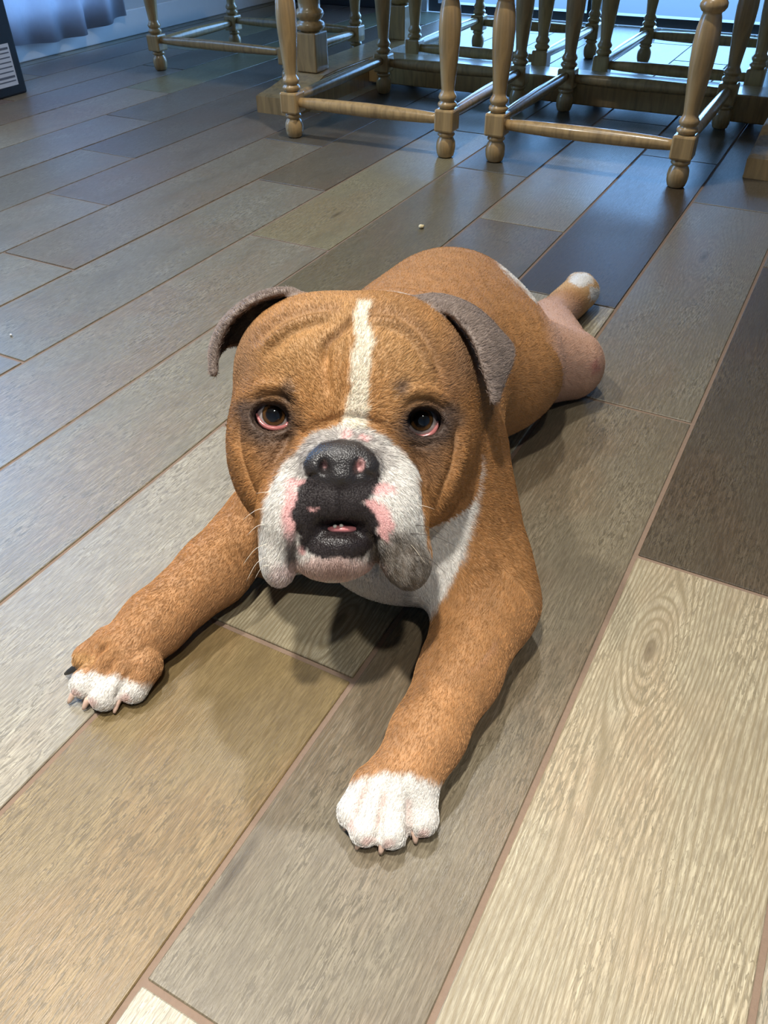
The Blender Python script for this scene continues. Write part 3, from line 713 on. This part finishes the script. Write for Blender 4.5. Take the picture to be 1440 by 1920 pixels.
for l_ in (((688, 1470), (664, 1525)), ((722, 1488), (708, 1550)), ((766, 1502), (768, 1560))):                 # pink skin between toes
    d_, _ = polydist(PX, l_); paint(fr*rp*np.exp(-(d_/5)**2)*.55, (.70, .42, .36))
for px, py in ((664, 1548), (690, 1576), (728, 1582), (795, 1562), (142, 1300), (170, 1318), (235, 1312)): paint(fr*elm(px, py, 12, 9, .5)*.6, (.72, .42, .37), .003)
paint(fr*elm(885, 1205, 38, 40, .5)*.55, (.44, .25, .17), .003)
# head
paint(hm*elm(655, 660, 170, 120, .35), TANL)
paint(hm*elm(640, 740, 95, 70, .5)*.8, (.49, .245, .085))
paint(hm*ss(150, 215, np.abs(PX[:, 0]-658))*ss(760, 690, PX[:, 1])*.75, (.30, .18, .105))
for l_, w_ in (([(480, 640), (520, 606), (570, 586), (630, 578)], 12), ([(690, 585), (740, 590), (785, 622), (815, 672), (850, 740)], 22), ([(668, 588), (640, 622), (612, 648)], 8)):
    d_, _ = polydist(PX, curve(l_)); paint(hm*np.exp(-(d_/w_)**2)*.5, (.25, .13, .065))  # darker along the forehead furrows: crease shade put into the coat colour
paint(hm*elm(506, 793, 58, 48, .45)*.92, (.085, .057, .044)); paint(hm*elm(470, 770, 30, 20, .6)*.8, (.12, .08, .06))
paint(hm*elm(799, 801, 58, 48, .45)*.92, (.085, .057, .044)); paint(hm*elm(840, 780, 26, 22, .6)*.7, (.12, .08, .06))
paint(hm*elm(520, 850, 34, 36, .6)*.5, (.20, .12, .075)); paint(hm*elm(800, 865, 34, 40, .6)*.5, (.20, .12, .075))
paint(hm*elm(543, 738, 13, 24, .6)*.75, (.10, .065, .05)); paint(hm*elm(752, 728, 14, 18, .6)*.75, (.10, .065, .05))
for cx, cy, rx, ry in ((510, 783, 36, 25), (793, 793, 37, 28)): paint(hm*elm(cx, cy, rx, ry, .3, PX)*.9, (.05, .034, .030), .003)
bl = np.array([(683, 566, 13), (676, 600, 13), (682, 640, 19), (674, 690, 18), (672, 740, 18), (664, 800, 24)], float)
bc = np.interp(PX[:, 1], bl[:, 1], bl[:, 0]); bw = np.interp(PX[:, 1], bl[:, 1], bl[:, 2])
paint(hm*(1-ss(-3, 4, np.abs(WX[:, 0]-bc)-bw))*ss(560, 570, PX[:, 1])*(PX[:, 1] < 815), (.84, .74, .58))
MZ = [(647, 797), (590, 813), (556, 848), (528, 879), (509, 913), (492, 956), (486, 1017), (482, 1060), (500, 1106), (560, 1110), (620, 1100), (705, 1095), (765, 1135), (822, 1085), (800, 1020), (790, 974), (788, 930), (778, 879), (745, 838), (700, 806)]
mz = polym(MZ, 4)*hm
paint(mz, WHT, .0050)
paint(mz*elm(640, 862, 92, 60, .30)*np.clip(.72+.22*w2+.15*w3, 0, 1), (.23, .20, .185))
paint(mz*elm(757, 1060, 62, 62, .3)*np.clip(.85+.12*w2+.12*w3, 0, 1), (.125, .095, .068), .0050)
paint(mz*elm(700, 1050, 14, 50, .4)*.8, (.07, .055, .048)); paint(mz*elm(546, 1042, 13, 44, .4)*.85, (.075, .055, .05))
paint(mz*elm(628, 1066, 84, 24, .3)*.8, (.62, .42, .37)); paint(mz*elm(632, 1066, 34, 15, .5)*.6, (.32, .19, .15))
paint(mz*elm(524, 1080, 20, 24, .5)*.5, (.75, .52, .50))
for cx, cy, rx, ry in ((546, 960, 15, 46), (556, 906, 20, 9), (548, 930, 10, 14), (649, 815, 9, 7), (682, 822, 11, 7), (568, 1025, 7, 12), (718, 918, 17, 11)): paint(mz*elm(cx, cy, rx, ry, .35), PINK, .0025)
paint(mz*polym([(679, 940), (707, 934), (729, 956), (739, 992), (726, 1018), (704, 1006), (706, 978)], 3), PINK, .0022)
LIPS = [(570, 872), (571, 905), (552, 936), (545, 964), (557, 994), (560, 1014), (571, 1030), (600, 1046), (640, 1048), (678, 1045), (700, 1022), (713, 1008), (702, 994), (710, 978), (704, 958), (679, 944), (702, 930), (713, 892), (710, 872)]
paint(mz*polym(LIPS, 2.5), (.020, .015, .016), .0022)
paint(mz*elm(586, 954, 6, 4, .3), PINK, .001)
NOSEP = [(638, 822), (600, 830), (578, 850), (567, 868), (573, 892), (610, 906), (638, 908), (680, 903), (707, 890), (713, 870), (702, 848), (675, 828)]
nose_m = polym(NOSEP, 2, PX)*hm
paint(nose_m, BLK, 0.0)
paint(nose_m*elm(672, 872, 7, 11, .35, PX-[4, 0]), PINK, 0); paint(nose_m*elm(609, 872, 4, 6, .5, PX)*.5, PINK, 0)
# ears
def near_cloud(pts, rad):
    m = np.zeros(NV); lo, hi = pts.min(0)-.01, pts.max(0)+.01
    c_ = np.where(np.all((DV > lo) & (DV < hi), 1))[0]; A = pts[::3]
    for i in range(0, len(c_), 4000):
        k_ = c_[i:i+4000]; d_ = np.sqrt(((DV[k_][:, None]-A[None])**2).sum(2).min(1)); m[k_] = 1-ss(rad, rad+.003, d_)
    return m
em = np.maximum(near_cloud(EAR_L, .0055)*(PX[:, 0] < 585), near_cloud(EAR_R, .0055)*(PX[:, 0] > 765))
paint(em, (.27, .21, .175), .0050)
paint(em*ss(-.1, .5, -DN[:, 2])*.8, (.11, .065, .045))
paint(em*ss(.3, .9, w2)*.35, (.42, .33, .27))
for cx, cy in ((505, 800), (800, 815)): pass
glossy = np.clip(nose_m+mz*polym([(560, 985), (600, 975), (680, 975), (712, 995), (690, 1030), (600, 1034)], 6), 0, 1)
# no hair inside eye openings
for (c_, _) in EYES: furlen *= ss(ER+.002, ER+.006, np.linalg.norm(DV-c_, axis=1))
col = np.clip(col, .01, .95)

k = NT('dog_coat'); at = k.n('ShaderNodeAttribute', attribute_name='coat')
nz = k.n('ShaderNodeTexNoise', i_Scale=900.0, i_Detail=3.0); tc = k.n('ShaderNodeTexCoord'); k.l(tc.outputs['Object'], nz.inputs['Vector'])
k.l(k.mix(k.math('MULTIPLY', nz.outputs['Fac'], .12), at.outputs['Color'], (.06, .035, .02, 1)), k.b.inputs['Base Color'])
ga = k.n('ShaderNodeAttribute', attribute_name='gloss')
k.l(k.math('MULTIPLY_ADD', ga.outputs['Fac'], -.26, .66), k.b.inputs['Roughness'])
vz = k.n('ShaderNodeTexVoronoi', i_Scale=650.0); k.l(tc.outputs['Object'], vz.inputs['Vector'])
bp = k.n('ShaderNodeBump', i_Strength=.35, i_Distance=.0012); k.l(vz.outputs['Distance'], bp.inputs['Height']); k.l(bp.outputs['Normal'], k.b.inputs['Normal'])
k.b.inputs['Subsurface Weight'].default_value = 0.0
M_COAT = k.m
dog_me = fast_mesh('dog', DV, DQ)
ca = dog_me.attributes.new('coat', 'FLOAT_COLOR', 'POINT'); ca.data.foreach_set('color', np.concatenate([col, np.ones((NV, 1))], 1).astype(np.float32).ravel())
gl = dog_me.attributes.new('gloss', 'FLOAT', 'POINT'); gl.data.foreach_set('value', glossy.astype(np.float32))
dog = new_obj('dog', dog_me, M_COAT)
tag(dog, 'tan and white bulldog lying on the floor, looking up at the viewer', 'dog')

# ---- short coat of hair
def make_fur(n, seed):
    r_ = np.random.default_rng(seed)
    tri = np.concatenate([DQ[:, [0, 1, 2]], DQ[:, [0, 2, 3]]])
    a, b, c_ = DV[tri[:, 0]], DV[tri[:, 1]], DV[tri[:, 2]]
    ar = np.linalg.norm(np.cross(b-a, c_-a), axis=1)*.5
    fl = furlen[tri].mean(1); cz = (a[:, 2]+b[:, 2]+c_[:, 2])/3
    wt = ar*(fl > .0015)*(cz > .004)
    hd_ = head[tri[:, 0]]; wt = wt*np.where(hd_, 3.0, np.where(a[:, 1] < .72, 1.9, 1.0))
    pick = r_.choice(len(tri), n, p=wt/wt.sum())
    u, v = r_.random(n), r_.random(n); fl_ = u+v > 1; u[fl_] = 1-u[fl_]; v[fl_] = 1-v[fl_]
    bar = np.stack([1-u-v, u, v], 1); T = tri[pick]
    mixv = lambda A: (A[T]*bar[..., None]).sum(1)
    P = mixv(DV); N = mixv(DN); N /= np.linalg.norm(N, axis=1)[:, None]; Cc = mixv(col); L = (furlen[T]*bar).sum(1)
    H_ = head[T[:, 0]]
    # direction the coat lies
    D = np.tile(V(.18, 1.0, -.35), (n, 1))
    nose_p = Hd(642, 800, .03); D[H_] = P[H_]-nose_p
    low = H_ & (projpx(P)[0][:, 1] > 800); D[low] = P[low]-Hd(640, 850, .06)+np.array([0, 0, -.02])
    m = (~H_) & (P[:, 1] < .68) & (P[:, 2] > .06); D[m] = V(.1, .25, -1.0)
    for A_, B_, rr in ((RE, RW, .075), (LE, LW, .07)):
        ab = B_-A_; t = np.clip(((P-A_)@ab)/(ab@ab), 0, 1.4); dd = np.linalg.norm(P-A_-t[:, None]*ab, axis=1)
        m = (~H_) & (dd < rr) & (t > .02); D[m] = ab+np.array([0, 0, -.02])
    D -= (D*N).sum(1)[:, None]*N; D /= np.maximum(np.linalg.norm(D, axis=1), 1e-6)[:, None]
    J = r_.normal(size=(n, 3))*.20; D = D+J; D -= (D*N).sum(1)[:, None]*N; D /= np.maximum(np.linalg.norm(D, axis=1), 1e-6)[:, None]
    L = L*r_.uniform(.65, 1.2, n)
    p1 = P-N*.0004; p2 = P+D*(L*.5)[:, None]+N*(L*.15)[:, None]; p3 = P+D*(L*.98)[:, None]+N*(L*.20)[:, None]
    PT = np.stack([p1, p2, p3], 1); PT[..., 2] = np.maximum(PT[..., 2], .001)
    hc = bpy.data.hair_curves.new('fur'); hc.add_curves([3]*n)
    hc.attributes['position'].data.foreach_set('vector', PT.astype(np.float32).ravel())
    ra = hc.attributes.get('radius') or hc.attributes.new('radius', 'FLOAT', 'POINT')
    ra.data.foreach_set('value', np.tile(np.array([.00015, .00013, .00003], np.float32), n))
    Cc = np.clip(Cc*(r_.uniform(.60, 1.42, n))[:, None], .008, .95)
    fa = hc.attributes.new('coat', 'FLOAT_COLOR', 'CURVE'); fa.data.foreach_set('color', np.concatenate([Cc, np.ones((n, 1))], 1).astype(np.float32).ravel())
    return hc
k = NT('dog_hair'); at = k.n('ShaderNodeAttribute', attribute_name='coat'); k.l(at.outputs['Color'], k.b.inputs['Base Color'])
k.b.inputs['Roughness'].default_value = .68; k.b.inputs['Specular IOR Level'].default_value = .15
M_HAIR = k.m
fur = bpy.data.objects.new('fur', make_fur(320000, 11)); COL.objects.link(fur); fur.data.materials.append(M_HAIR); fur.parent = dog; fur['kind'] = 'stuff'

# ---- eyes
k = NT('eyeball'); tc = k.n('ShaderNodeTexCoord'); sx = k.n('ShaderNodeSeparateXYZ'); k.l(tc.outputs['Object'], sx.inputs[0])
rr = k.math('SQRT', k.math('ADD', k.math('POWER', sx.outputs[0], 2), k.math('POWER', sx.outputs[2], 2)))
nz = k.n('ShaderNodeTexNoise', i_Scale=420.0, i_Detail=3.0); k.l(tc.outputs['Object'], nz.inputs['Vector'])
f_ = k.math('DIVIDE', k.math('ADD', rr, k.math('MULTIPLY', k.math('SUBTRACT', nz.outputs['Fac'], .5), .0012)), .0165)
cc = k.ramp(f_, [(0.0, (.004, .004, .005)), (.39, (.005, .004, .004)), (.44, (.085, .038, .012)), (.54, (.13, .062, .020)), (.585, (.02, .012, .01)), (.64, (.50, .44, .42)), (.80, (.50, .36, .34)), (1.0, (.45, .2, .18))])
k.l(cc, k.b.inputs['Base Color']); k.b.inputs['Roughness'].default_value = .04; k.b.inputs['Coat Weight'].default_value = 1.0; k.b.inputs['Coat Roughness'].default_value = .02
M_EYE = k.m
M_LID = simple('lid_flesh', (.50, .17, .16, 1), .18, .2, 400, coat=.6)
for (c, s_), lowpts in zip(EYES, ([(541, 790), (535, 799), (519, 803), (502, 801), (489, 792), (481, 776)], [(762, 800), (770, 812), (788, 819), (806, 815), (817, 804), (822, 790)])):
    bm = bmesh.new(); bmesh.ops.create_uvsphere(bm, u_segments=40, v_segments=24, radius=ER); me = bm_mesh('eyeball', bm, True)
    o = new_obj('eyeball', me, M_EYE, dog)
    look = Vector(CAM-c).normalized(); look = (look+Vector((0, 0, .10))).normalized()
    xa = look.cross(Vector((0, 0, 1))).normalized(); za = xa.cross(look)
    M4 = Matrix((( xa.x, look.x, za.x, c[0]), (xa.y, look.y, za.y, c[1]), (xa.z, look.z, za.z, c[2]), (0, 0, 0, 1)))
    o.matrix_world = M4
    pts = []
    for px, py in lowpts:                                            # lower lid rim lies on the eyeball
        d = ray(px, py); d = d/np.linalg.norm(d); oc = CAM-c; b_ = oc@d; disc = b_*b_-(oc@oc-(ER+.0006)**2)
        t_ = -b_-math.sqrt(disc) if disc > 0 else -b_
        pts.append(CAM+d*t_)
    sp = curve(pts, 20); rad_ = [.0010+.0012*math.sin(math.pi*i/19) for i in range(20)]
    new_obj('lower_eyelid', tube_mesh('lower_eyelid', sp, rad_, 8), M_LID, dog)['label'] = 'moist pink lower eyelid rim'
# ---- tongue and teeth
bm = bmesh.new(); bmesh.ops.create_uvsphere(bm, u_segments=24, v_segments=14, radius=1)
bmesh.ops.scale(bm, vec=(.017, .018, .0050), verts=bm.verts); bmesh.ops.transform(bm, matrix=Matrix(HB.tolist()).to_4x4(), verts=bm.verts)
bmesh.ops.translate(bm, vec=Hd(642, 992, .047), verts=bm.verts)
new_obj('tongue', bm_mesh('tongue', bm, True), simple('tongue_flesh', (.62, .22, .22, 1), .25, .2, 300, coat=.4), dog)
M_TOOTH = simple('tooth_enamel', (.80, .74, .62, 1), .2, .08, 200)
for px, py in ((628, 987), (640, 986)):
    bm = bmesh.new(); bmesh.ops.create_icosphere(bm, subdivisions=2, radius=1); bmesh.ops.scale(bm, vec=(.0017, .002, .0019), verts=bm.verts)
    bmesh.ops.translate(bm, vec=Hd(px, py, .062), verts=bm.verts); new_obj('tooth', bm_mesh('tooth', bm, True), M_TOOTH, dog)
# ---- claws
M_CLAW = simple('claw_horn', (.66, .46, .36, 1), .35, .15, 300); M_CLAWD = simple('dark_claw_horn', (.03, .03, .032, 1), .35, .2, 300)
def claw(b, t, zb, zt, m, r=.0036):
    b = Vector(G(*b, zb)); t = Vector(G(*t, zt)); md = (b+t)/2+Vector((0, 0, .002))
    me = tube_mesh('claw', [b, b.lerp(md, .6)+Vector((0, 0, .0006)), md, md.lerp(t, .6), t], [r, r, r*.86, r*.66, r*.36], 10)
    return new_obj('claw', me, m, dog)
for b, t in (((660, 1532), (645, 1556)), ((681, 1566), (668, 1592)), ((720, 1574), (713, 1601)), ((778, 1556), (779, 1581))): claw(b, t, .012, .0035, M_CLAW)
claw((158, 1248), (122, 1264), .014, .006, M_CLAWD, .0042)['label'] = 'dark claw'
for b, t in (((146, 1294), (128, 1318)), ((170, 1308), (156, 1330)), ((226, 1305), (214, 1337))): claw(b, t, .012, .0035, M_CLAW)
claw((1108, 545), (1122, 556), .02, .008, M_CLAW, .0045)
# ---- whiskers
M_WH = simple('whisker_hair', (.75, .66, .52, 1), .4, .1, 100); M_WHD = simple('dark_whisker_hair', (.06, .045, .035, 1), .4, .1, 100)
for i, (a, b, m) in enumerate((((510, 955), (455, 975), 0), ((505, 985), (462, 1005), 0), ((500, 1020), (455, 1060), 0), ((497, 1045), (462, 1090), 0), ((545, 940), (480, 925), 0),
        ((770, 985), (835, 1010), 1), ((765, 1000), (868, 1032), 1), ((760, 960), (815, 955), 0), ((775, 1040), (835, 1075), 1), ((740, 1000), (800, 1060), 0), ((770, 1075), (800, 1105), 1),
        ((505, 1060), (478, 1085), 0), ((716, 790), (713, 805), 0))):
    A = Hd(*a, .066 if a[1] > 850 else .03); B = Hd(*b, .060 if a[1] > 850 else .045); md = (A+B)/2+cu*.004
    new_obj('whisker', tube_mesh('whisker', curve([A, md, B], 8), list(np.linspace(.00036, .00008, 8)), 5), (M_WH, M_WHD)[m], dog)
